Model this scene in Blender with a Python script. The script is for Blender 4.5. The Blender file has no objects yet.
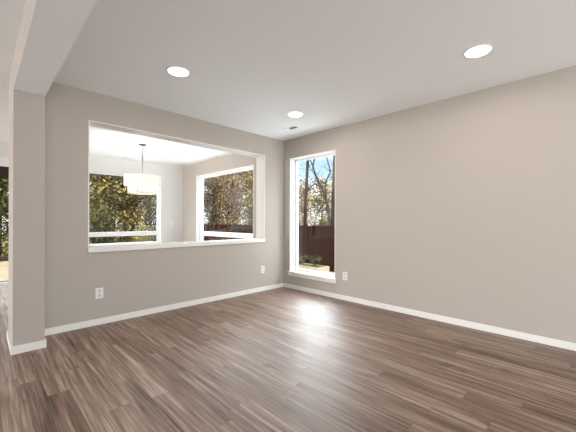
import bpy, bmesh, math, random
import numpy as np
from mathutils import Vector, Matrix

scn = bpy.context.scene
COL = scn.collection

# ------------------------------------------------------------------ camera
YAW, ROLL, FPX, HORIZON = 0.7864, 0.0031, 309.59, 220.912
cam = bpy.data.objects.new('camera', bpy.data.cameras.new('camera'))
COL.objects.link(cam)
fw = Vector((math.cos(YAW), math.sin(YAW), 0))
rt = Vector((math.sin(YAW), -math.cos(YAW), 0))
up = Vector((0, 0, 1))
rt2 = rt * math.cos(ROLL) + up * math.sin(ROLL)
up2 = up * math.cos(ROLL) - rt * math.sin(ROLL)
M = Matrix((rt2, up2, -fw)).transposed().to_4x4()
M.translation = Vector((-4.0534, -4.1842, 1.2367))
cam.matrix_world = M
cam.data.sensor_fit = 'HORIZONTAL'
cam.data.sensor_width = 36.0
cam.data.lens = 36.0 * FPX / 576.0
cam.data.shift_y = (HORIZON - 216.0) / 576.0
cam.data.clip_start = 0.02
scn.camera = cam

# ------------------------------------------------------------------ world, sun, exposure
world = bpy.data.worlds.new('sky'); scn.world = world; world.use_nodes = True
wn = world.node_tree; wn.nodes.clear()
wo = wn.nodes.new('ShaderNodeOutputWorld'); wb = wn.nodes.new('ShaderNodeBackground')
tcw = wn.nodes.new('ShaderNodeTexCoord'); sxyz = wn.nodes.new('ShaderNodeSeparateXYZ')
wn.links.new(tcw.outputs['Generated'], sxyz.inputs[0])
ramp = wn.nodes.new('ShaderNodeValToRGB')
SKY = [(0.0, (0.9, 0.95, 1.0)), (0.10, (0.95, 1.0, 1.0)), (0.15, (0.42, 0.60, 0.86)), (0.20, (0.42, 0.60, 0.86)), (0.27, (0.88, 0.94, 1.0))]
while len(ramp.color_ramp.elements) < len(SKY): ramp.color_ramp.elements.new(0.5)
for e_, (p_, c_) in zip(ramp.color_ramp.elements, SKY): e_.position = p_; e_.color = (*c_, 1)
wn.links.new(sxyz.outputs[2], ramp.inputs[0])
# added glow in the unseen upper sky, lighting rooms and floor
cl = wn.nodes.new('ShaderNodeMapRange'); cl.inputs['From Min'].default_value = 0.19; cl.inputs['From Max'].default_value = 0.46
cl.inputs['To Min'].default_value = 1.5; cl.inputs['To Max'].default_value = 14.0
# the added glow is brightest over the garden side (+x +y) and thins out elsewhere
dt = wn.nodes.new('ShaderNodeVectorMath'); dt.operation = 'DOT_PRODUCT'; dt.inputs[1].default_value = (0.66, 0.75, 0.0)
wn.links.new(tcw.outputs['Generated'], dt.inputs[0])
az = wn.nodes.new('ShaderNodeMapRange'); az.interpolation_type = 'SMOOTHSTEP'
az.inputs['From Min'].default_value = 0.30; az.inputs['From Max'].default_value = 0.80
az.inputs['To Min'].default_value = 7.5; az.inputs['To Max'].default_value = 19.0
wn.links.new(dt.outputs['Value'], az.inputs[0]); wn.links.new(az.outputs[0], cl.inputs['To Max'])
wn.links.new(sxyz.outputs[2], cl.inputs[0]); wn.links.new(cl.outputs[0], wb.inputs[1])
wn.links.new(ramp.outputs[0], wb.inputs[0]); wn.links.new(wb.outputs[0], wo.inputs[0])

def add_light(name, kind, loc, direction=None, **kw):
    d = bpy.data.lights.new(name, kind)
    for k, v in kw.items(): setattr(d, k, v)
    o = bpy.data.objects.new(name, d); COL.objects.link(o); o.location = loc
    if direction is not None:
        o.rotation_euler = Vector(direction).to_track_quat('-Z', 'Y').to_euler()
    return o

SUN_FROM = Vector((-0.78, -0.42, 0.50))
add_light('sun', 'SUN', (-20, -10, 20), -SUN_FROM, energy=12.0, color=(1.0, 0.86, 0.64), angle=0.01)

# fill lights added out of frame (behind and to the left)
add_light('fill_left', 'AREA', (-15.9, -3.4, 1.45), (1, 0, 0.0), shape='RECTANGLE', size=5.0, size_y=2.2,
          energy=35, color=(1.0, 0.98, 0.94))
add_light('fill_front', 'AREA', (-3.4, -9.95, 0.8), (0, 1, 1.1), shape='RECTANGLE', size=5.6, size_y=1.4,  # added fill, tilted up to lift the ceiling
          energy=335, color=(0.89, 0.96, 1.0))
add_light('fill_hall', 'AREA', (-15.9, 1.1, 1.35), (1, 0, -0.1), shape='RECTANGLE', size=3.2, size_y=2.2,
          energy=900, color=(0.98, 0.98, 1.0))

scn.view_settings.view_transform = 'Standard'
scn.view_settings.look = 'None'
scn.view_settings.exposure = 0.17
scn.view_settings.gamma = 1.0
scn.view_settings.use_curve_mapping = False

# ------------------------------------------------------------------ materials
def mat(name, col, rough=0.6, spec=0.3, metal=0.0, bump=None, var=None):
    m = bpy.data.materials.new(name); m.use_nodes = True
    nt = m.node_tree; b = nt.nodes['Principled BSDF']
    b.inputs['Base Color'].default_value = (*col, 1)
    b.inputs['Roughness'].default_value = rough
    b.inputs['Specular IOR Level'].default_value = spec
    b.inputs['Metallic'].default_value = metal
    if bump or var:
        tc = nt.nodes.new('ShaderNodeTexCoord')
    if bump:
        n = nt.nodes.new('ShaderNodeTexNoise'); n.inputs['Scale'].default_value = bump[0]
        n.inputs['Detail'].default_value = 3
        bp = nt.nodes.new('ShaderNodeBump'); bp.inputs['Strength'].default_value = bump[1]
        bp.inputs['Distance'].default_value = 0.002
        nt.links.new(tc.outputs['Object'], n.inputs['Vector'])
        nt.links.new(n.outputs['Fac'], bp.inputs['Height']); nt.links.new(bp.outputs['Normal'], b.inputs['Normal'])
    if var:
        n = nt.nodes.new('ShaderNodeTexNoise'); n.inputs['Scale'].default_value = var[0]
        n.inputs['Detail'].default_value = 4
        mp = nt.nodes.new('ShaderNodeMapping'); mp.inputs['Scale'].default_value = var[3] if len(var) > 3 else (1, 1, 1)
        nt.links.new(tc.outputs['Object'], mp.inputs['Vector']); nt.links.new(mp.outputs['Vector'], n.inputs['Vector'])
        cr = nt.nodes.new('ShaderNodeValToRGB')
        cr.color_ramp.elements[0].position = 0.3; cr.color_ramp.elements[1].position = 0.7
        cr.color_ramp.elements[0].color = (*var[1], 1); cr.color_ramp.elements[1].color = (*var[2], 1)
        nt.links.new(n.outputs['Fac'], cr.inputs['Fac']); nt.links.new(cr.outputs['Color'], b.inputs['Base Color'])
    return m

def emit_mat(name, col, strength):
    m = bpy.data.materials.new(name); m.use_nodes = True
    b = m.node_tree.nodes['Principled BSDF']
    b.inputs['Base Color'].default_value = (0.9, 0.9, 0.9, 1)
    b.inputs['Emission Color'].default_value = (*col, 1)
    b.inputs['Emission Strength'].default_value = strength
    return m

def glass_mat():
    m = bpy.data.materials.new('window_glass'); m.use_nodes = True
    nt = m.node_tree; nt.nodes.clear()
    out = nt.nodes.new('ShaderNodeOutputMaterial'); mx = nt.nodes.new('ShaderNodeMixShader')
    t = nt.nodes.new('ShaderNodeBsdfTransparent'); g = nt.nodes.new('ShaderNodeBsdfGlossy')
    fr = nt.nodes.new('ShaderNodeLayerWeight'); fr.inputs['Blend'].default_value = 0.5
    pw = nt.nodes.new('ShaderNodeMath'); pw.operation = 'POWER'; pw.inputs[1].default_value = 5.0
    ma = nt.nodes.new('ShaderNodeMath'); ma.operation = 'MULTIPLY_ADD'; ma.inputs[1].default_value = 0.9; ma.inputs[2].default_value = 0.03
    nt.links.new(fr.outputs['Facing'], pw.inputs[0]); nt.links.new(pw.outputs[0], ma.inputs[0])
    g.inputs['Roughness'].default_value = 0.0
    t.inputs['Color'].default_value = (0.96, 0.975, 0.97, 1)
    nt.links.new(ma.outputs[0], mx.inputs[0]); nt.links.new(t.outputs[0], mx.inputs[1])
    nt.links.new(g.outputs[0], mx.inputs[2]); nt.links.new(mx.outputs[0], out.inputs[0])
    return m

def floor_mat():
    m = bpy.data.materials.new('laminate_planks'); m.use_nodes = True
    nt = m.node_tree; N = nt.nodes; L = nt.links; b = N['Principled BSDF']
    def math_(op, a, c=None, d=None):
        n = N.new('ShaderNodeMath'); n.operation = op
        for i, v in enumerate((a, c, d)):
            if v is None: continue
            if isinstance(v, (int, float)): n.inputs[i].default_value = v
            else: L.new(v, n.inputs[i])
        return n.outputs[0]
    tc = N.new('ShaderNodeTexCoord'); sp = N.new('ShaderNodeSeparateXYZ'); L.new(tc.outputs['Object'], sp.inputs[0])
    X, Y = sp.outputs[0], sp.outputs[1]
    W, LEN = 0.128, 1.22
    u = math_('DIVIDE', X, W); row = math_('FLOOR', u); fu = math_('FRACT', u)
    wr = N.new('ShaderNodeTexWhiteNoise'); wr.noise_dimensions = '1D'; L.new(row, wr.inputs['W'])
    v = math_('ADD', math_('DIVIDE', Y, LEN), wr.outputs['Value']); colm = math_('FLOOR', v); fv = math_('FRACT', v)
    cb = N.new('ShaderNodeCombineXYZ'); L.new(row, cb.inputs[0]); L.new(colm, cb.inputs[1])
    wp = N.new('ShaderNodeTexWhiteNoise'); wp.noise_dimensions = '2D'; L.new(cb.outputs[0], wp.inputs['Vector'])
    pid = wp.outputs['Value']
    # grain: coordinates stretched along the plank, shifted per plank
    def grain(sx, sy, scale, detail, dist, shift):
        c = N.new('ShaderNodeCombineXYZ')
        L.new(math_('MULTIPLY', X, sx), c.inputs[0])
        L.new(math_('MULTIPLY', Y, sy), c.inputs[1])
        L.new(math_('MULTIPLY', pid, shift), c.inputs[2])
        n = N.new('ShaderNodeTexNoise'); n.inputs['Scale'].default_value = scale; n.inputs['Detail'].default_value = detail
        n.inputs['Distortion'].default_value = dist; n.inputs['Roughness'].default_value = 0.6
        L.new(c.outputs[0], n.inputs['Vector']); return n.outputs['Fac']
    g1 = grain(1.0, 0.030, 42, 5, 0.15, 37.0)
    g2 = grain(1.0, 0.022, 130, 3, 0.05, 91.0)
    g3 = grain(1.0, 0.11, 12, 3, 0.35, 17.0)
    def ramp(fac, stops):
        r = N.new('ShaderNodeValToRGB'); e = r.color_ramp.elements
        while len(e) < len(stops): e.new(0.5)
        for k, (p_, c_) in enumerate(stops): e[k].position = p_; e[k].color = (*c_, 1)
        L.new(fac, r.inputs['Fac']); return r.outputs['Color']
    mixv = math_('ADD', math_('MULTIPLY', g1, 0.62), math_('ADD', math_('MULTIPLY', g2, 0.2), math_('MULTIPLY', g3, 0.3)))
    mixv = math_('ADD', mixv, math_('MULTIPLY', math_('SUBTRACT', pid, 0.5), 0.085))
    colr = ramp(mixv, [(0.40, FLOOR_C[0]), (0.50, FLOOR_C[1]), (0.59, FLOOR_C[2]), (0.73, FLOOR_C[3])])
    # knots
    kn = N.new('ShaderNodeTexVoronoi'); kn.inputs['Scale'].default_value = 2.6
    kc = N.new('ShaderNodeCombineXYZ'); L.new(math_('MULTIPLY', X, 1.6), kc.inputs[0]); L.new(math_('MULTIPLY', Y, 0.7), kc.inputs[1]); L.new(math_('MULTIPLY', pid, 9.0), kc.inputs[2])
    L.new(kc.outputs[0], kn.inputs['Vector'])
    kf = ramp(kn.outputs['Distance'], [(0.03, (0.35, 0.3, 0.28)), (0.12, (1, 1, 1))])
    mu = N.new('ShaderNodeMix'); mu.data_type = 'RGBA'; mu.blend_type = 'MULTIPLY'; mu.inputs[0].default_value = 0.8
    L.new(colr, mu.inputs[6]); L.new(kf, mu.inputs[7])
    # joints
    ju = math_('MINIMUM', fu, math_('SUBTRACT', 1.0, fu)); jv = math_('MINIMUM', fv, math_('SUBTRACT', 1.0, fv))
    du = math_('MULTIPLY', ju, W); dv = math_('MULTIPLY', jv, LEN)
    edge = math_('MINIMUM', du, dv)
    jf = math_('LESS_THAN', edge, 0.0013)
    mj = N.new('ShaderNodeMix'); mj.data_type = 'RGBA'; L.new(math_('MULTIPLY', jf, 0.7), mj.inputs[0])
    L.new(mu.outputs[2], mj.inputs[6]); mj.inputs[7].default_value = (0.03, 0.02, 0.015, 1)
    L.new(mj.outputs[2], b.inputs['Base Color'])
    rr = math_('ADD', FLOOR_ROUGH, math_('MULTIPLY', g1, 0.14)); L.new(rr, b.inputs['Roughness'])
    b.inputs['Specular IOR Level'].default_value = 0.6
    b.inputs['Coat Weight'].default_value = 0.25; b.inputs['Coat Roughness'].default_value = 0.55; b.inputs['Coat IOR'].default_value = 1.6
    bp = N.new('ShaderNodeBump'); bp.inputs['Strength'].default_value = 0.12; bp.inputs['Distance'].default_value = 0.002
    L.new(math_('SUBTRACT', math_('MULTIPLY', g1, 0.6), jf), bp.inputs['Height']); L.new(bp.outputs['Normal'], b.inputs['Normal'])
    return m

def leaf_mat(name, c0, c1, c2):
    m = bpy.data.materials.new(name); m.use_nodes = True
    nt = m.node_tree; nt.nodes.clear(); N = nt.nodes; L = nt.links
    out = N.new('ShaderNodeOutputMaterial')
    at = N.new('ShaderNodeAttribute'); at.attribute_name = 'leaf_tone'
    cr = N.new('ShaderNodeValToRGB'); e = cr.color_ramp.elements; e.new(0.5)
    for k, (p_, c_) in enumerate(((0.05, c0), (0.5, c1), (0.95, c2))): e[k].position = p_; e[k].color = (*c_, 1)
    L.new(at.outputs['Fac'], cr.inputs['Fac'])
    d = N.new('ShaderNodeBsdfDiffuse'); t = N.new('ShaderNodeBsdfTranslucent'); mx = N.new('ShaderNodeMixShader')
    mx.inputs[0].default_value = 0.3
    L.new(cr.outputs[0], d.inputs[0]); L.new(cr.outputs[0], t.inputs[0])
    L.new(d.outputs[0], mx.inputs[1]); L.new(t.outputs[0], mx.inputs[2]); L.new(mx.outputs[0], out.inputs[0])
    return m

FLOOR_C = [(0.034, 0.015, 0.008), (0.150, 0.082, 0.051), (0.245, 0.158, 0.113), (0.48, 0.37, 0.295)]
FLOOR_ROUGH = 0.39
PAINT = mat('greige_wall_paint', (0.462, 0.416, 0.368), 0.75, 0.2, bump=(260, 0.15))
PAINT_LIT = mat('greige_paint_brightened', (0.72, 0.71, 0.69), 0.75, 0.2, bump=(260, 0.15))  # same greige paint, the nook's brightness put into its colour
CEIL = mat('white_ceiling_paint', (0.89, 0.92, 0.93), 0.9, 0.1, bump=(180, 0.2))
TRIMW = mat('white_trim_paint', (0.80, 0.78, 0.745), 0.45, 0.4)
VINYL = mat('white_vinyl', (0.86, 0.87, 0.88), 0.4, 0.4)
PLASTIC = mat('white_plastic', (0.80, 0.78, 0.76), 0.4, 0.4)
PLASTIC2 = mat('off_white_plastic', (0.62, 0.61, 0.60), 0.4, 0.4)
DARK = mat('dark_slot', (0.02, 0.02, 0.02), 0.7, 0.2)
DARKFRAME = mat('dark_bronze', (0.03, 0.018, 0.013), 0.5, 0.3)
METAL = mat('grey_brushed_metal', (0.32, 0.31, 0.30), 0.4, 0.5, 0.7)
BRONZE = mat('dark_canopy_metal', (0.05, 0.045, 0.04), 0.4, 0.5, 0.6)
GLASS = glass_mat()
FLOORM = floor_mat()
FENCE = mat('brown_stained_fence', (0.018, 0.006, 0.004), 0.85, 0.0, var=(3.0, (0.014, 0.0045, 0.003), (0.024, 0.009, 0.006), (6, 6, 0.4)))
TAN = mat('tan_timber', (0.30, 0.23, 0.14), 0.8, 0.1, var=(5.0, (0.25, 0.18, 0.11), (0.36, 0.28, 0.18), (1, 1, 4)))
EARTH = mat('leaf_litter_ground', (0.12, 0.08, 0.045), 0.9, 0.05, var=(1.4, (0.03, 0.026, 0.012), (0.13, 0.09, 0.05)))
PATIO = mat('tan_patio_concrete', (0.24, 0.175, 0.11), 0.85, 0.1, var=(2.0, (0.20, 0.145, 0.09), (0.28, 0.205, 0.13)))
BOUNCE = mat('pale_bounce_ground', (0.76, 0.76, 0.75), 0.9, 0.1, var=(40.0, (0.66, 0.66, 0.65), (0.84, 0.84, 0.83)))  # pale ground added outside to bounce sky light in
BARK = mat('dark_bark', (0.07, 0.05, 0.04), 0.9, 0.05, var=(6.0, (0.012, 0.009, 0.008), (0.036, 0.025, 0.020), (1, 1, 0.25)))
LEAF_G = leaf_mat('olive_leaves', (0.009, 0.012, 0.004), (0.060, 0.048, 0.015), (0.30, 0.23, 0.10))
LEAF_B = leaf_mat('golden_brown_leaves', (0.018, 0.013, 0.008), (0.105, 0.070, 0.038), (0.36, 0.26, 0.17))
LEAF_D = leaf_mat('green_leaves', (0.008, 0.013, 0.005), (0.036, 0.042, 0.012), (0.18, 0.155, 0.06))

# ------------------------------------------------------------------ mesh helpers
def link(name, me, material, parent=None):
    o = bpy.data.objects.new(name, me); COL.objects.link(o)
    for mm in (material if isinstance(material, (list, tuple)) else [material]): me.materials.append(mm)
    if parent: o.parent = parent
    return o

def build(name, bm, material, parent=None, bevel=0.0, smooth=False):
    if bevel:
        bmesh.ops.bevel(bm, geom=[e for e in bm.edges], offset=bevel, segments=2, affect='EDGES', clamp_overlap=True)
    bmesh.ops.recalc_face_normals(bm, faces=bm.faces)
    me = bpy.data.meshes.new(name); bm.to_mesh(me); bm.free()
    if smooth:
        for p_ in me.polygons: p_.use_smooth = True
        try: me.set_sharp_from_angle(angle=math.radians(40))
        except Exception: pass
    return link(name, me, material, parent)

def box(bm, x0, x1, y0, y1, z0, z1, mi=0):
    vs = [bm.verts.new(c) for c in ((x0,y0,z0),(x1,y0,z0),(x1,y1,z0),(x0,y1,z0),(x0,y0,z1),(x1,y0,z1),(x1,y1,z1),(x0,y1,z1))]
    for f in ((0,3,2,1),(4,5,6,7),(0,1,5,4),(1,2,6,5),(2,3,7,6),(3,0,4,7)):
        fc = bm.faces.new([vs[i] for i in f]); fc.material_index = mi
    return vs

def bx(name, x0, x1, y0, y1, z0, z1, m, parent=None, bevel=0.0):
    bm = bmesh.new(); box(bm, x0, x1, y0, y1, z0, z1); return build(name, bm, m, parent, bevel)

def lathe(bm, prof, seg=40, c=(0, 0, 0), close=False):
    rings = []
    for r, z in prof:
        if r < 1e-6: rings.append([bm.verts.new((c[0], c[1], c[2] + z))])
        else: rings.append([bm.verts.new((c[0] + r*math.cos(2*math.pi*k/seg), c[1] + r*math.sin(2*math.pi*k/seg), c[2] + z)) for k in range(seg)])
    pairs = list(zip(rings, rings[1:]))
    if close: pairs.append((rings[-1], rings[0]))
    for a, b in pairs:
        for k in range(seg):
            k2 = (k + 1) % seg
            if len(a) == 1 and len(b) == 1: continue
            if len(a) == 1: bm.faces.new((a[0], b[k], b[k2]))
            elif len(b) == 1: bm.faces.new((a[k], a[k2], b[0]))
            else: bm.faces.new((a[k], a[k2], b[k2], b[k]))

def tube(bm, pts, radii, seg=7):
    pts = [Vector(p_) for p_ in pts]; rings = []
    for i, p_ in enumerate(pts):
        t = (pts[min(i+1, len(pts)-1)] - pts[max(i-1, 0)]).normalized()
        a = t.orthogonal().normalized() if i == 0 else (rings_a - t * rings_a.dot(t)).normalized()
        rings_a = a; b = t.cross(a)
        rings.append([bm.verts.new(p_ + (a*math.cos(2*math.pi*k/seg) + b*math.sin(2*math.pi*k/seg)) * radii[i]) for k in range(seg)])
    for r0, r1 in zip(rings, rings[1:]):
        for k in range(seg): bm.faces.new((r0[k], r0[(k+1) % seg], r1[(k+1) % seg], r1[k]))
    bm.faces.new(rings[0][::-1]); bm.faces.new(rings[-1])

def thing(name, label, cat, loc=(0, 0, 0), group=None):
    o = bpy.data.objects.new(name, None); COL.objects.link(o); o.location = loc; o.empty_display_size = 0.1
    return tag(o, label, cat, group)

def tag(o, label, cat, group=None):
    o['label'] = label; o['category'] = cat
    if group: o['group'] = group
    return o

def struct(o, label=None, cat=None):
    o['kind'] = 'structure'
    if label: o['label'] = label
    if cat: o['category'] = cat
    return o

def wall(name, axis, t0, t1, a0, a1, z0, z1, holes, m, label):
    """wall slab between t0..t1 across `axis`, spanning a0..a1 along the other axis, with rectangular holes (a0,a1,z0,z1)"""
    As = sorted({a0, a1, *[h[0] for h in holes], *[h[1] for h in holes]})
    Zs = sorted({z0, z1, *[h[2] for h in holes], *[h[3] for h in holes]})
    def solid(i, k):
        if not (0 <= i < len(As)-1 and 0 <= k < len(Zs)-1): return False
        ca, cz = (As[i]+As[i+1])/2, (Zs[k]+Zs[k+1])/2
        return not any(h[0] < ca < h[1] and h[2] < cz < h[3] for h in holes)
    bm = bmesh.new(); cache = {}
    def V(t, a, z):
        key = (t, a, z)
        if key not in cache: cache[key] = bm.verts.new((t, a, z) if axis == 'x' else (a, t, z))
        return cache[key]
    for i in range(len(As)-1):
        for k in range(len(Zs)-1):
            if not solid(i, k): continue
            A0, A1, Z0, Z1 = As[i], As[i+1], Zs[k], Zs[k+1]
            for t in (t0, t1): bm.faces.new((V(t,A0,Z0), V(t,A1,Z0), V(t,A1,Z1), V(t,A0,Z1)))
            if not solid(i-1, k): bm.faces.new((V(t0,A0,Z0), V(t1,A0,Z0), V(t1,A0,Z1), V(t0,A0,Z1)))
            if not solid(i+1, k): bm.faces.new((V(t0,A1,Z0), V(t1,A1,Z0), V(t1,A1,Z1), V(t0,A1,Z1)))
            if not solid(i, k-1): bm.faces.new((V(t0,A0,Z0), V(t1,A0,Z0), V(t1,A1,Z0), V(t0,A1,Z0)))
            if not solid(i, k+1): bm.faces.new((V(t0,A0,Z1), V(t1,A0,Z1), V(t1,A1,Z1), V(t0,A1,Z1)))
    return struct(build(name, bm, m), label, 'wall')

H = 2.74
WB = 0.22           # thickness of the wall with the pass-through
FARY = 4.08         # inner face of the far exterior wall
XL, YF = -16.0, -10.0
# openings
OP = (-3.158, -0.463, 0.862, 2.403)
W1 = (-1.2, -0.165, 0.235, 2.39)     # window_1, in y / z
W2 = (-3.0, -0.60, 0.62, 2.40)       # nook back window, x / z
W3 = (0.90, 3.30, 0.62, 2.41)        # nook side window, y / z
D1 = (-5.5, -3.25, 0.0, 2.30)        # sliding door

# ------------------------------------------------------------------ structure
struct(bx('floor', XL, 0.0, YF, FARY, -0.1, 0.0, FLOORM), 'brown wood laminate plank floor', 'floor')
struct(bx('ceiling', XL, 0.0, YF, FARY, H, H + 0.28, CEIL), 'smooth white painted ceiling', 'ceiling')
wall('wall_back', 'y', 0.0, WB, -3.6, 0.0, 0.0, H, [OP], PAINT, 'greige wall with the wide pass-through opening')
wall('wall_right', 'x', 0.0, 0.2, YF - 0.2, FARY + 0.2, -0.6, H + 0.28, [W1, W3], PAINT, 'long greige wall with the tall narrow window')
wall('wall_far', 'y', FARY, FARY + 0.2, XL - 0.2, 0.0, -0.6, H + 0.28, [W2, D1], PAINT_LIT, 'far wall of the dining nook with its window, daylight put into its colour')
wall('wall_left', 'x', XL - 0.2, XL, YF - 0.2, FARY, -0.6, H + 0.28, [(-6.0, -0.9, 0.35, 2.55), (-0.5, 2.7, 0.25, 2.45)], PAINT, 'greige wall out of frame to the left')
wall('wall_front', 'y', YF - 0.2, YF, XL, 0.0, -0.6, H + 0.28, [(-6.3, -0.5, 0.05, 2.3)], PAINT, 'greige wall behind the camera')
wall('wall_column', 'y', -0.38, WB, -3.832, -3.6, 0.0, H, [], PAINT, 'greige wall end standing forward at the left')
bm = bmesh.new(); box(bm, -3.832, -3.6, YF, -0.38, 2.44, H); bm.faces.ensure_lookup_table()
bm.faces[0].material_index = 1      # underside in the white of the ceiling
struct(build('trim_1', bm, [PAINT, CEIL]), 'dropped painted ceiling beam running out from the wall end', 'beam')
struct(bx('shading_storey', XL - 0.2, 0.2, YF - 0.2, FARY + 0.2, H + 0.28, 6.2, PAINT), 'unseen upper storey of the house, added to shade the fence', 'building')  # storey out of view, added so the house shades the fence

struct(bx('sun_shield_roof', XL - 5.5, XL - 0.2, YF - 3, FARY + 2.5, 2.75, 3.0, TRIMW), 'unseen roof added to keep the sun out of the left wall openings', 'roof')  # made-up roof out of view, blocks sun at the left openings
struct(bx('porch_slab', XL - 5.5, XL - 0.2, YF - 3, FARY + 2.5, -0.5, -0.12, PATIO), 'porch slab on the far left side of the house', 'patio')
# baseboards
def baseboard(name, x0, x1, y0, y1, label):
    return struct(bx(name, x0, x1, y0, y1, 0.0, 0.073, TRIMW, bevel=0.003), label, 'baseboard')
BT = 0.014
baseboard('baseboard_back', -3.6 + BT, 0.0 - BT, -BT, 0.0, 'white baseboard under the pass-through wall')
baseboard('baseboard_right', -BT, 0.0, YF, 0.0, 'white baseboard along the long right wall')
bm = bmesh.new()
box(bm, -3.832 - BT, -3.6 + BT, -0.38 - BT, -0.38, 0, 0.073)
box(bm, -3.832 - BT, -3.832, -0.38, WB, 0, 0.073)
box(bm, -3.6, -3.6 + BT, -0.38, 0.0, 0, 0.073)
struct(build('baseboard_column', bm, TRIMW), 'white baseboard wrapped round the wall end', 'baseboard')

# pass-through: sill cap
o = struct(bx('trim_2', OP[0], OP[1], -0.018, WB + 0.015, OP[2], 0.918, TRIMW, bevel=0.004), 'white sill board along the bottom of the pass-through', 'sill')

bm = bmesh.new(); lt = 0.012  # pale boards added to brighten the edges of the opening
box(bm, OP[0], OP[1], -0.003, WB + 0.003, OP[3] - lt, OP[3])
box(bm, OP[0], OP[0] + lt, -0.003, WB + 0.003, 0.918, OP[3] - lt)
box(bm, OP[1] - lt, OP[1], -0.003, WB + 0.003, 0.918, OP[3] - lt)
struct(build('trim_3', bm, TRIMW), 'thin pale lining added to brighten the head and sides of the pass-through', 'trim')

# ------------------------------------------------------------------ windows
def frame_box(bm, axis, t0, t1, a0, a1, z0, z1, w):
    """rectangular frame ring of face width w"""
    def bb(A0, A1, Z0, Z1):
        if axis == 'x': box(bm, t0, t1, A0, A1, Z0, Z1)
        else: box(bm, A0, A1, t0, t1, Z0, Z1)
    bb(a0, a0 + w, z0, z1); bb(a1 - w, a1, z0, z1)
    bb(a0 + w, a1 - w, z0, z0 + w); bb(a0 + w, a1 - w, z1 - w, z1)

def window(name, axis, t0, t1, hole, w, label, mullions=(), stool=None):
    a0, a1, z0, z1 = hole
    root = bpy.data.objects.new(name, None); COL.objects.link(root)
    root.location = (t0, a0, z0) if axis == 'x' else (a0, t0, z0)
    struct(root, label, 'window')
    def par(o):
        o.parent = root; o.matrix_parent_inverse = Matrix.Translation(-root.location); return o
    bm = bmesh.new(); frame_box(bm, axis, t0, t1, a0, a1, z0, z1, w)
    par(build('window_frame', bm, VINYL))
    bm = bmesh.new(); tw = 0.0 if axis == 'x' else FARY; e_ = 0.012      # white liner added to brighten the reveal
    for A0, A1, Z0, Z1 in ((a0, a0 + e_, z0, z1), (a1 - e_, a1, z0, z1), (a0 + e_, a1 - e_, z1 - e_, z1)) + (() if stool else ((a0 + e_, a1 - e_, z0, z0 + e_),)):
        if axis == 'x': box(bm, tw, t0, A0, A1, Z0, Z1)
        else: box(bm, A0, A1, tw, t0, Z0, Z1)
    par(build('bright_liner', bm, TRIMW))
    # inner sash bead
    bm = bmesh.new(); tm = (t0 + t1) / 2
    frame_box(bm, axis, tm - 0.012, tm + 0.012, a0 + w, a1 - w, z0 + w, z1 - w, 0.012)
    par(build('glazing_bead', bm, VINYL))
    for zm0, zm1 in mullions:
        par(bx('mullion', *((t0, t1, a0 + w, a1 - w) if axis == 'x' else (a0 + w, a1 - w, t0, t1)), zm0, zm1, VINYL))
    zs = [z0 + w] + [q for mm in mullions for q in mm] + [z1 - w]
    for za, zb in zip(zs[0::2], zs[1::2]):
        args = (tm - 0.003, tm + 0.003, a0 + w, a1 - w) if axis == 'x' else (a0 + w, a1 - w, tm - 0.003, tm + 0.003)
        par(bx('window_pane', *args, za, zb, GLASS))
    return root, par

root, par = window('window_1', 'x', 0.135, 0.2, (W1[0], W1[1], 0.312, W1[3]), 0.036, 'tall narrow white window in the right wall', stool=True)
par(bx('window_sill', -0.03, 0.135, -1.225, -0.135, 0.292, 0.312, TRIMW, bevel=0.003))
par(bx('sill_apron', -0.016, 0.0, -1.215, -0.145, 0.235, 0.292, TRIMW, bevel=0.002))
par(bx('sill_base', 0.0, 0.2, W1[0], W1[1], 0.235, 0.292, TRIMW))
window('window_2', 'y', FARY + 0.10, FARY + 0.18, W2, 0.05, 'wide window in the far wall of the dining nook', [(0.845, 0.955)])
window('window_3', 'x', 0.10, 0.18, W3, 0.05, 'window in the side wall of the dining nook', [(0.845, 0.955)])

# sliding door seen past the wall end
root = bpy.data.objects.new('door_1', None); COL.objects.link(root); root.location = (D1[0], FARY, 0)
struct(root, 'dark framed glass patio door beyond the wall end at the left', 'door')
def par(o): o.parent = root; o.matrix_parent_inverse = Matrix.Translation(-root.location); return o
bm = bmesh.new(); yd0, yd1 = FARY + 0.06, FARY + 0.16
box(bm, D1[0], D1[0]+0.06, yd0, yd1, 0, 2.3); box(bm, D1[1]-0.06, D1[1], yd0, yd1, 0, 2.3); box(bm, D1[0]+0.06, D1[1]-0.06, yd0, yd1, 2.06, 2.3)
par(build('door_frame', bm, DARKFRAME))
par(bx('door_sill', D1[0]+0.06, D1[1]-0.06, yd0, yd1, 0, 0.03, METAL))
par(bx('door_stile', -4.42, -4.34, yd0 + 0.02, yd1 - 0.02, 0.03, 2.06, DARKFRAME))
par(bx('door_pane', D1[0]+0.06, -4.42, FARY+0.107, FARY+0.113, 0.03, 2.06, GLASS))
par(bx('door_pane', -4.34, D1[1]-0.06, FARY+0.107, FARY+0.113, 0.03, 2.06, GLASS))
par(bx('door_casing', D1[0]-0.1, D1[1]+0.1, FARY-0.018, FARY, 2.29, 2.47, TRIMW))

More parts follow.
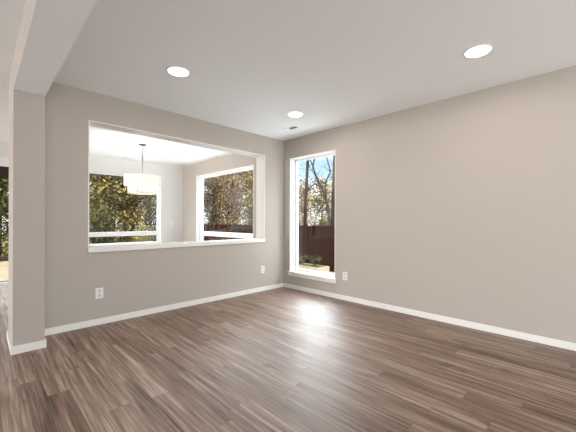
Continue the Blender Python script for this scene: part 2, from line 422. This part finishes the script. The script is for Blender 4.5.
# ------------------------------------------------------------------ recessed ceiling lights
LENS = emit_mat('glowing_lamp_lens', (1.0, 0.96, 0.9), 9.0)
def downlight(x, y, label):
    t = thing('recessed_light', label, 'ceiling light', (x, y, H), 'recessed lights in the living room ceiling')
    bm = bmesh.new(); lathe(bm, [(0.097, 0.0), (0.098, -0.006), (0.108, -0.006), (0.112, 0.0)], 40, close=True); build('trim_ring', bm, VINYL, t, smooth=True)
    bm = bmesh.new(); lathe(bm, [(0, -0.009), (0.05, -0.008), (0.097, -0.003), (0.097, 0.0), (0, 0.0)], 40); build('lens', bm, LENS, t, smooth=True)
    add_light('lamp_light', 'AREA', (x, y, H - 0.02), (0, 0, -1), shape='DISK', size=0.17, energy=5.0, color=(1.0, 0.93, 0.84)).parent = None
    return t
downlight(-2.633, -1.19, 'round recessed ceiling light nearest the ceiling beam, above the pass-through wall')
downlight(-0.90, -1.165, 'round recessed ceiling light near the far corner beside the vent')
downlight(-0.94, -3.43, 'round recessed ceiling light nearest the camera beside the long right wall')

# ------------------------------------------------------------------ ceiling registers
def register(x, y, lx, ly, label, along):
    t = thing('ceiling_vent', label, 'vent', (x, y, H))
    bm = bmesh.new(); w = 0.022; z0 = -0.008
    box(bm, -lx/2, -lx/2+w, -ly/2, ly/2, z0, 0); box(bm, lx/2-w, lx/2, -ly/2, ly/2, z0, 0)
    box(bm, -lx/2+w, lx/2-w, -ly/2, -ly/2+w, z0, 0); box(bm, -lx/2+w, lx/2-w, ly/2-w, ly/2, z0, 0)
    build('vent_frame', bm, VINYL, t)
    bx('vent_recess', -lx/2+w, lx/2-w, -ly/2+w, ly/2-w, -0.0012, 0, DARK, t)
    n = int((ly if along == 'y' else lx) / 0.021) - 2
    half = (ly if along == 'y' else lx) / 2 - w
    bx('vent_divider', *((-lx/2+w, lx/2-w, -0.006, 0.006) if along == 'y' else (-0.006, 0.006, -ly/2+w, ly/2-w)), z0, -0.0012, VINYL, t)
    for k in range(n):
        c = -half + (k + 0.5) * 2 * half / n
        if abs(c) < 0.012: continue
        s = 1 if c > 0 else -1
        bm = bmesh.new()
        d0, d1 = c + s*0.006, c - s*0.006       # tilted blade, its lower edge away from the middle
        q = (lx if along == 'y' else ly)/2 - w
        P = [(d1, z0*0.15-0.0005), (d1+0.0015, z0*0.15-0.0005), (d0+0.0015, z0), (d0, z0)]
        vs = []
        for e in (-q, q): vs.append([bm.verts.new((e, a, z) if along == 'y' else (a, e, z)) for a, z in P])
        bm.faces.new(vs[0]); bm.faces.new(vs[1][::-1])
        for i in range(4): bm.faces.new((vs[0][i], vs[1][i], vs[1][(i+1) % 4], vs[0][(i+1) % 4]))
        build('slat', bm, VINYL, t)
    return t
register(-0.475, -0.62, 0.13, 0.38, 'white slotted ceiling vent near the corner above the tall window', 'y')
register(-1.56, 3.78, 0.30, 0.11, 'small white ceiling vent in the dining nook beyond the pendant lamp', 'x')

# ------------------------------------------------------------------ outlets and switch
def plate(name, centre, face, label, cat, w=0.082, h=0.126, kind='outlet'):
    """plate on a wall; face: 'y' wall seen from -y, 'x' wall seen from -x"""
    t = thing(name, label, cat, centre)
    def pb(nm, u0, u1, d0, d1, z0, z1, m, bev=0.0, par_=None):
        return bx(nm, *((u0, u1, -d1, -d0) if face == 'y' else (-d1, -d0, u0, u1)), z0, z1, m, par_ or t, bev)
    pb('cover_plate', -w/2, w/2, 0, 0.006, -h/2, h/2, PLASTIC, 0.002)
    if kind == 'outlet':
        for s in (-1, 1):
            rc = pb('receptacle', -0.018, 0.018, 0.006, 0.0085, s*0.028-0.016, s*0.028+0.016, PLASTIC2, 0.001)
            bm = bmesh.new()
            for uu, hh in ((-0.007, 0.006), (0.007, 0.005)):
                A = (uu-0.0012, uu+0.0012, -0.0088, -0.0085)
                box(bm, *(A if face == 'y' else (A[2], A[3], A[0], A[1])), s*0.028+0.001-hh/2, s*0.028+0.001+hh)
            build('slot', bm, DARK, rc)
        pb('screw', -0.003, 0.003, 0.006, 0.0072, -0.003, 0.003, METAL)
    else:
        pb('rocker', -0.017, 0.017, 0.006, 0.010, -0.033, 0.033, PLASTIC, 0.001)
    return t
plate('wall_outlet', (-3.04, 0, 0.372), 'y', 'white wall outlet low on the wall at left, below the pass-through', 'outlet')
plate('wall_outlet', (-0.507, 0, 0.377), 'y', 'white wall outlet low on the pass-through wall next to the room corner', 'outlet')
plate('wall_outlet', (0, -1.39, 0.378), 'x', 'white wall outlet on the long right wall beside the tall window', 'outlet')
plate('light_switch', (-0.325, FARY, 1.155), 'y', 'white light switch on the nook wall right of the back window', 'switch', kind='switch')

# ------------------------------------------------------------------ pendant lamp
px, py = -1.767, 2.19
t = thing('pendant_lamp', 'two-tier white drum pendant lamp hanging in the dining nook', 'pendant lamp', (px, py, H))
bm = bmesh.new(); lathe(bm, [(0, 0), (0.078, 0), (0.078, -0.014), (0.06, -0.022), (0.012, -0.03), (0, -0.03)], 32); build('canopy', bm, BRONZE, t, smooth=True)
bm = bmesh.new(); lathe(bm, [(0, -0.03), (0.013, -0.03), (0.013, -0.76), (0, -0.76)], 14); build('rod', bm, METAL, t, smooth=True)
def shade_mat():
    m = bpy.data.materials.new('white_fabric_shade'); m.use_nodes = True
    nt = m.node_tree; nt.nodes.clear(); N = nt.nodes; L = nt.links
    out = N.new('ShaderNodeOutputMaterial'); d = N.new('ShaderNodeBsdfDiffuse'); tr = N.new('ShaderNodeBsdfTranslucent'); mx = N.new('ShaderNodeMixShader')
    tc = N.new('ShaderNodeTexCoord'); w = N.new('ShaderNodeTexNoise'); w.inputs['Scale'].default_value = 60
    mp = N.new('ShaderNodeMapping'); mp.inputs['Scale'].default_value = (1, 1, 6)
    cr = N.new('ShaderNodeValToRGB'); cr.color_ramp.elements[0].color = (0.80, 0.72, 0.68, 1); cr.color_ramp.elements[1].color = (0.90, 0.84, 0.81, 1)
    L.new(tc.outputs['Object'], mp.inputs[0]); L.new(mp.outputs[0], w.inputs['Vector']); L.new(w.outputs['Fac'], cr.inputs[0])
    L.new(cr.outputs[0], d.inputs[0]); L.new(cr.outputs[0], tr.inputs[0]); mx.inputs[0].default_value = 0.6
    L.new(d.outputs[0], mx.inputs[1]); L.new(tr.outputs[0], mx.inputs[2]); L.new(mx.outputs[0], out.inputs[0])
    return m
SHADE = shade_mat()
def drum(name, r, zt, zb):
    bm = bmesh.new(); lathe(bm, [(r, zb), (r, zt), (r - 0.004, zt), (r - 0.004, zb)], 56, close=True)
    o = build(name, bm, SHADE, t, smooth=True)
    for zz in (zt, zb):
        bm = bmesh.new(); lathe(bm, [(r + 0.0015, zz - 0.006), (r + 0.0015, zz + 0.006), (r - 0.005, zz + 0.006), (r - 0.005, zz - 0.006)], 56, close=True)
        build('rim', bm, TRIMW, o, smooth=True)
    return o
drum('upper_shade', 0.328, 2.118 - H, 1.925 - H)
lo = drum('lower_shade', 0.262, 1.925 - H, 1.772 - H)
a = math.radians(232)
bm = bmesh.new(); tube(bm, [(0.264*math.cos(a), 0.264*math.sin(a), 1.925 - H), (0.264*math.cos(a), 0.264*math.sin(a), 1.775 - H)], [0.004, 0.004], 6); build('seam', bm, METAL, lo)
bm = bmesh.new(); lathe(bm, [(0, 1.782 - H), (0.256, 1.782 - H), (0.256, 1.786 - H), (0, 1.786 - H)], 56); build('diffuser', bm, SHADE, t, smooth=True)
bm = bmesh.new()
for k in range(3):
    aa = k * 2 * math.pi / 3 + 0.3
    tube(bm, [(0, 0, 2.0 - H), (0.325*math.cos(aa), 0.325*math.sin(aa), 2.0 - H)], [0.004, 0.004], 6)
build('spider_arms', bm, METAL, t)
bm = bmesh.new(); bmesh.ops.create_uvsphere(bm, u_segments=16, v_segments=10, radius=0.035, matrix=Matrix.Translation((0, 0, 1.945 - H)))
build('bulb', bm, emit_mat('bulb_glow', (1, 0.92, 0.8), 12), t, smooth=True)
add_light('pendant_light', 'POINT', (px, py, 2.05), energy=48, color=(1.0, 0.99, 0.98), shadow_soft_size=0.06)

# ------------------------------------------------------------------ outdoors
GZ = -0.6
o = struct(bx('ground', -30, 40, -20, 45, GZ - 0.2, GZ, EARTH), 'leaf littered ground outside', 'ground')
struct(bx('patio', -8, -1.5, FARY + 0.2, 9.0, GZ, -0.06, PATIO), 'tan patio slab outside the glass door', 'patio')
struct(bx('bounce_strip', 0.2, 4.6, -9.0, 16.0, GZ, GZ + 0.02, BOUNCE), 'unseen pale strip added between the house and the fence to bounce light indoors', 'path')  # added reflector strip, throws sky light up to the ceilings
struct(bx('bounce_terrace', -1.5, 0.2, FARY + 0.2, 7.4, GZ, GZ + 0.02, BOUNCE), 'pale ground added outside the nook to bounce light indoors', 'patio')  # added reflector ground, throws sky light into the nook
tag(bx('patio_kerb', -8, -1.5, 9.0, 9.18, GZ, 0.08, DARKFRAME), 'low dark kerb along the far edge of the patio beyond the glass door', 'kerb')

# fence running along the side of the plot
FX = 5.0
t = thing('garden_fence', 'dark brown vertical board fence standing outside the tall window', 'fence', (FX, 0, GZ))
PW = 2.42; y_first = 3.86 - 4 * PW
FT = 1.05 - GZ
for k in range(10):
    ya = y_first + k * PW
    bx('post', -0.06, 0.06, ya - 0.05, ya + 0.05, 0, FT + 0.03, FENCE, t, 0.006)
    bm = bmesh.new(); nb = 16; bw = (PW - 0.1) / nb
    for q in range(nb):
        yb = ya + 0.05 + q * bw
        off = 0.004 * (q % 2)
        box(bm, -0.012 - off, 0.012 - off, yb + 0.002, yb + bw - 0.002, 0.04, FT - 0.1)
    build('board_panel', bm, FENCE, t)
    bx('top_rail', -0.045, 0.045, ya + 0.05, ya + PW - 0.05, FT - 0.11, FT, FENCE, t)
    bx('bottom_rail', -0.045, 0.045, ya + 0.05, ya + PW - 0.05, 0.03, 0.13, FENCE, t)

# timber edged bed with shrubs under the fence
t = thing('raised_bed', 'low tan timber raised bed in front of the brown fence', 'planter', (3.0, 0, GZ))
y0b, y1b, zt = 1.40, 3.6, 0.50
bx('front_plank', -0.25, -0.20, y0b, y1b, 0, zt, TAN, t)
bx('back_plank', 0.20, 0.25, y0b, y1b, 0, zt, TAN, t)
bx('end_plank', -0.20, 0.20, y0b, y0b + 0.05, 0, zt, TAN, t)
bx('end_plank', -0.20, 0.20, y1b - 0.05, y1b, 0, zt, TAN, t)
bx('corner_post', -0.29, -0.20, y0b - 0.05, y0b + 0.04, 0, zt, TAN, t)
bx('soil', -0.20, 0.20, y0b + 0.05, y1b - 0.05, 0, zt, EARTH, t)

def leaves(rng, centres, spread, n, size, tone_bias=0.0):
    ci = rng.integers(0, len(centres), n)
    base = np.array(centres)[ci] + rng.normal(0, 1, (n, 3)) * np.array(spread)
    ctone = rng.uniform(-0.28, 0.28, len(centres))[ci]
    nrm = rng.normal(0, 1, (n, 3)); nrm[:, 2] += 0.35; nrm /= np.linalg.norm(nrm, axis=1)[:, None]
    r = rng.normal(0, 1, (n, 3)); a = np.cross(nrm, r); a /= np.linalg.norm(a, axis=1)[:, None]; b = np.cross(nrm, a)
    L = (size * rng.uniform(0.6, 1.4, n))[:, None]; W = L * 0.55
    v0 = base - a*L/2; v1 = base + b*W/2 + nrm*L*0.06; v2 = base + a*L/2; v3 = base - b*W/2 + nrm*L*0.06
    V = np.stack([v0, v1, v2, v3], 1).reshape(-1, 3)
    tone = np.clip(0.5 + ctone + rng.normal(0, 0.2, n) + tone_bias, 0, 1)
    return V, tone

def leaf_object(name, V, tone, material, parent):
    n = len(V) // 4
    me = bpy.data.meshes.new(name)
    me.vertices.add(4*n); me.vertices.foreach_set('co', V.astype(np.float32).ravel())
    me.loops.add(4*n); me.loops.foreach_set('vertex_index', np.arange(4*n, dtype=np.int32))
    me.polygons.add(n); me.polygons.foreach_set('loop_start', np.arange(0, 4*n, 4, dtype=np.int32))
    me.update(calc_edges=True)
    at = me.attributes.new('leaf_tone', 'FLOAT', 'FACE'); at.data.foreach_set('value', tone.astype(np.float32))
    return link(name, me, material, parent)

def limb(bm, rng, start, direction, length, r0, depth, tips, wob=0.18, reach=1.0, rise=0.2):
    n = 6 if depth == 0 else 5; pts = [Vector(start)]; d = Vector(direction).normalized(); rad = [r0]
    for i in range(n):
        d = (d + Vector(rng.normal(0, wob, 3))).normalized()
        if depth > 0: d = (d + Vector((0, 0, 0.10))).normalized()
        pts.append(pts[-1] + d * (length / n)); rad.append(r0 * (1 - 0.68 * (i + 1) / n))
    tube(bm, pts, rad, 7 if depth == 0 else 5)
    tips.append(pts[-1])
    if depth < 2:
        for k in range(9 if depth == 0 else 4):
            i = int(rng.integers(2 if depth == 0 else 1, n + 1)); ang = rng.uniform(0, 2*math.pi)
            side = Vector((math.cos(ang), math.sin(ang), rng.uniform(rise, rise + 0.7)))
            limb(bm, rng, pts[i], side, (reach * rng.uniform(0.6, 1.0) if depth == 0 else length * rng.uniform(0.35, 0.55)), rad[i] * 0.5, depth + 1, tips, 0.22)
            tips.append(pts[i])

def tree(x, y, height, r, seed, label, group, m, nleaf, size, zlo, crown_r, lean=(0, 0), bare=False, gz=GZ, reach=0.9, rise=0.2):
    rng = np.random.default_rng(seed)
    t = thing('tree', label, 'tree', (x, y, gz), group)
    bm = bmesh.new(); tips = []
    limb(bm, rng, (0, 0, 0), (lean[0], lean[1], 1), height, r, 0, tips, 0.03, reach, rise)
    build('trunk', bm, BARK, t, smooth=True)
    cs = [tuple(p_) for p_ in tips if p_.z > zlo]
    if not bare:
        for k in range(90):
            zz = rng.uniform(zlo, height * 1.02); q = 1.0 - 0.4 * max(0, (zz - height*0.6) / (height*0.4))
            cs.append((rng.uniform(-1, 1)*crown_r*q, rng.uniform(-1, 1)*crown_r*q, zz))
    V, tone = leaves(rng, cs, (0.2, 0.2, 0.2), nleaf, size)
    V[:, 2] = np.maximum(V[:, 2], 0.02)
    if not bare:
        Q = V.reshape(-1, 4, 3); keep = (np.abs(Q[:, :, :2]) < crown_r + 0.02).all(axis=(1, 2))
        V = Q[keep].reshape(-1, 3); tone = tone[keep]
    leaf_object('foliage', V, tone, m, t)
    return t

def shrub(x, y, z, h, w, seed, label, m, n, size, group=None):
    rng = np.random.default_rng(seed)
    t = thing('shrub', label, 'shrub', (x, y, z), group)
    bm = bmesh.new(); cs = []
    for k in range(7):
        a_ = rng.uniform(0, 2*math.pi); q = rng.uniform(0.2, 1) * w
        tip = Vector((q*math.cos(a_), q*math.sin(a_), h*rng.uniform(0.6, 1)))
        tube(bm, [(0, 0, 0), tip*0.5 + Vector((0, 0, h*0.1)), tip], [0.012, 0.008, 0.004], 5); cs += [tuple(tip), tuple(tip*0.6)]
    build('stems', bm, BARK, t)
    V, tone = leaves(rng, cs, (w*0.25, w*0.25, h*0.18), n, size)
    V[:, 2] = np.maximum(V[:, 2], 0.01)
    leaf_object('foliage', V, tone, m, t)
    return t
shrub(3.0, 1.78, GZ + 0.5, 0.27, 0.16, 5, 'dark green shrub in the raised bed close to its post', LEAF_D, 420, 0.06)
shrub(3.0, 2.35, GZ + 0.5, 0.22, 0.20, 6, 'olive tan shrub in the raised bed, left of the dark green one', LEAF_G, 420, 0.06)

# bushes in front of the wood
shrub(0.36, 8.45, GZ, 1.35, 0.36, 11, 'bright yellow leaved bush low in the middle of the nook back window', leaf_mat('yellow_leaves', (0.09, 0.07, 0.02), (0.27, 0.22, 0.07), (0.55, 0.47, 0.19)), 700, 0.13)
shrub(-0.85, 8.4, GZ, 1.9, 0.5, 12, 'dark green bush at the lower left of the nook back window', LEAF_D, 1800, 0.13)
shrub(1.50, 8.4, GZ, 2.3, 0.5, 13, 'dark green bush at the lower right of the nook back window', LEAF_D, 1800, 0.13)
# woodland behind the nook's back window
LB = 'olive and gold leaved tree in the dense wood filling the nook back window'
GB = 'trees behind the nook back window'
rows = [(10.4, (-4.7, -2.35, 0, 2.35)), (12.75, (-3.5, -1.18, 1.18, 3.5)), (15.1, (-2.35, 0, 2.35)), (17.45, (1.18, 3.5)), (19.8, (0, 2.35, 4.7))]
k = 0
for y, xs in rows:
    for x in xs:
        lb, gb = (LB, GB) if x > -2 else ('olive leaved tree beyond the patio of the glass door left of the wall end', 'trees beyond the patio door')
        tree(x, y, 6.2 + 0.4 * (k % 3), 0.09, 100 + k, lb, gb, (LEAF_G, LEAF_D, LEAF_G)[k % 3], 10500, 0.12, 0.05, 1.15, reach=0.7)
        k += 1
# woodland beyond the fence, seen by the nook side window
LS = 'golden brown leaved tree beyond the fence, seen through the nook side window'
GS = 'trees behind the nook side window'
for k, (x, y) in enumerate([(6.5, 8.9), (6.5, 11.2), (6.5, 13.5), (6.5, 15.8), (8.85, 12.4), (8.85, 14.7), (8.85, 17.0), (11.2, 15.2), (11.2, 17.5), (11.2, 19.8)]):
    tree(x, y, 6.0, 0.09, 200 + k, LS, GS, LEAF_B if k % 3 else LEAF_G, 7000, 0.11, 0.3, 1.12, reach=0.7)
# taller, barer trees outside the tall window
tree(6.9, 5.75, 9.5, 0.10, 301, 'tall thin dark trunked tree at the left of the tall narrow window', None, LEAF_B, 120, 0.10, 1.0, 1.0, bare=True, reach=1.3, rise=0.6)
tree(6.2, 3.50, 10.0, 0.13, 302, 'thick dark trunked tree at the right edge of the tall narrow window', None, LEAF_B, 60, 0.10, 1.0, 1.0, bare=True, reach=1.7, rise=0.9)
tf = thing('tree', 'bare forked tree with dark crooked branches in the middle of the tall narrow window', 'tree', (8.6, 5.4, GZ))
bm = bmesh.new(); tips = []; rng = np.random.default_rng(9)
for pts, r0 in (([(0, 5.40, GZ), (0, 5.465, 0.98), (0.05, 5.66, 2.06), (0.1, 6.06, 2.96), (0.05, 6.40, 3.52), (-0.1, 6.54, 4.17), (-0.2, 6.20, 4.87), (-0.1, 6.69, 5.6)], 0.075),
                ([(0.05, 5.78, 2.35), (-0.15, 5.66, 3.19), (-0.2, 5.29, 3.72), (-0.3, 5.48, 4.5), (-0.2, 5.2, 5.3)], 0.05),
                ([(-0.1, 6.54, 4.17), (0.2, 7.04, 4.67), (0.4, 7.34, 5.3)], 0.035),
                ([(0.05, 6.40, 3.52), (0.3, 6.90, 4.0), (0.5, 7.26, 4.2)], 0.03)):
    P = [Vector((x_, y_ - 5.4, z_ - GZ)) for x_, y_, z_ in pts]
    tube(bm, P, [r0 * (1 - 0.6 * i / (len(P) - 1)) for i in range(len(P))], 6)
    for p_ in P[2:] if len(P) > 5 else P[1:]:
        for q in range(3):
            d_ = Vector(rng.normal(0, 0.45, 3)); d_.z = abs(d_.z) * 0.8; m_ = p_ + d_ * 0.5 + Vector(rng.normal(0, 0.06, 3))
            tube(bm, [p_, m_, p_ + d_ * 1.2], [0.014, 0.010, 0.005], 4); tips.append(tuple(p_ + d_ * 1.2))
build('trunk', bm, BARK, tf, smooth=True)
V, tone = leaves(rng, tips, (0.15, 0.15, 0.15), 110, 0.10); leaf_object('foliage', V, tone, LEAF_B, tf)
tree(11.0, 7.3-2.2, 8.0, 0.05, 341, 'slender twiggy tree far behind the thick trunk in the tall narrow window', None, LEAF_B, 200, 0.09, 1.5, 1.0, bare=True, reach=1.8, rise=0.5)
tree(16.6, 11.2, 9.0, 0.06, 342, 'slender twiggy tree farthest off between the two dark trunks of the tall narrow window', None, LEAF_B, 200, 0.09, 1.5, 1.0, bare=True, reach=2.0, rise=0.5)
LM = 'golden leaved young tree above the fence in the tall narrow window'
GM = 'young trees above the fence in the tall window'
for k, (x, y) in enumerate([(9.8, 6.9), (10.6, 9.15), (11.6, 7.1), (12.9, 8.9), (13.6, 11.4), (11.3, 11.2)]):
    tree(x, y, 3.9, 0.05, 320 + k, LM, GM, LEAF_B if k % 2 else LEAF_G, 2800, 0.11, 0.4, 0.95, reach=0.7)
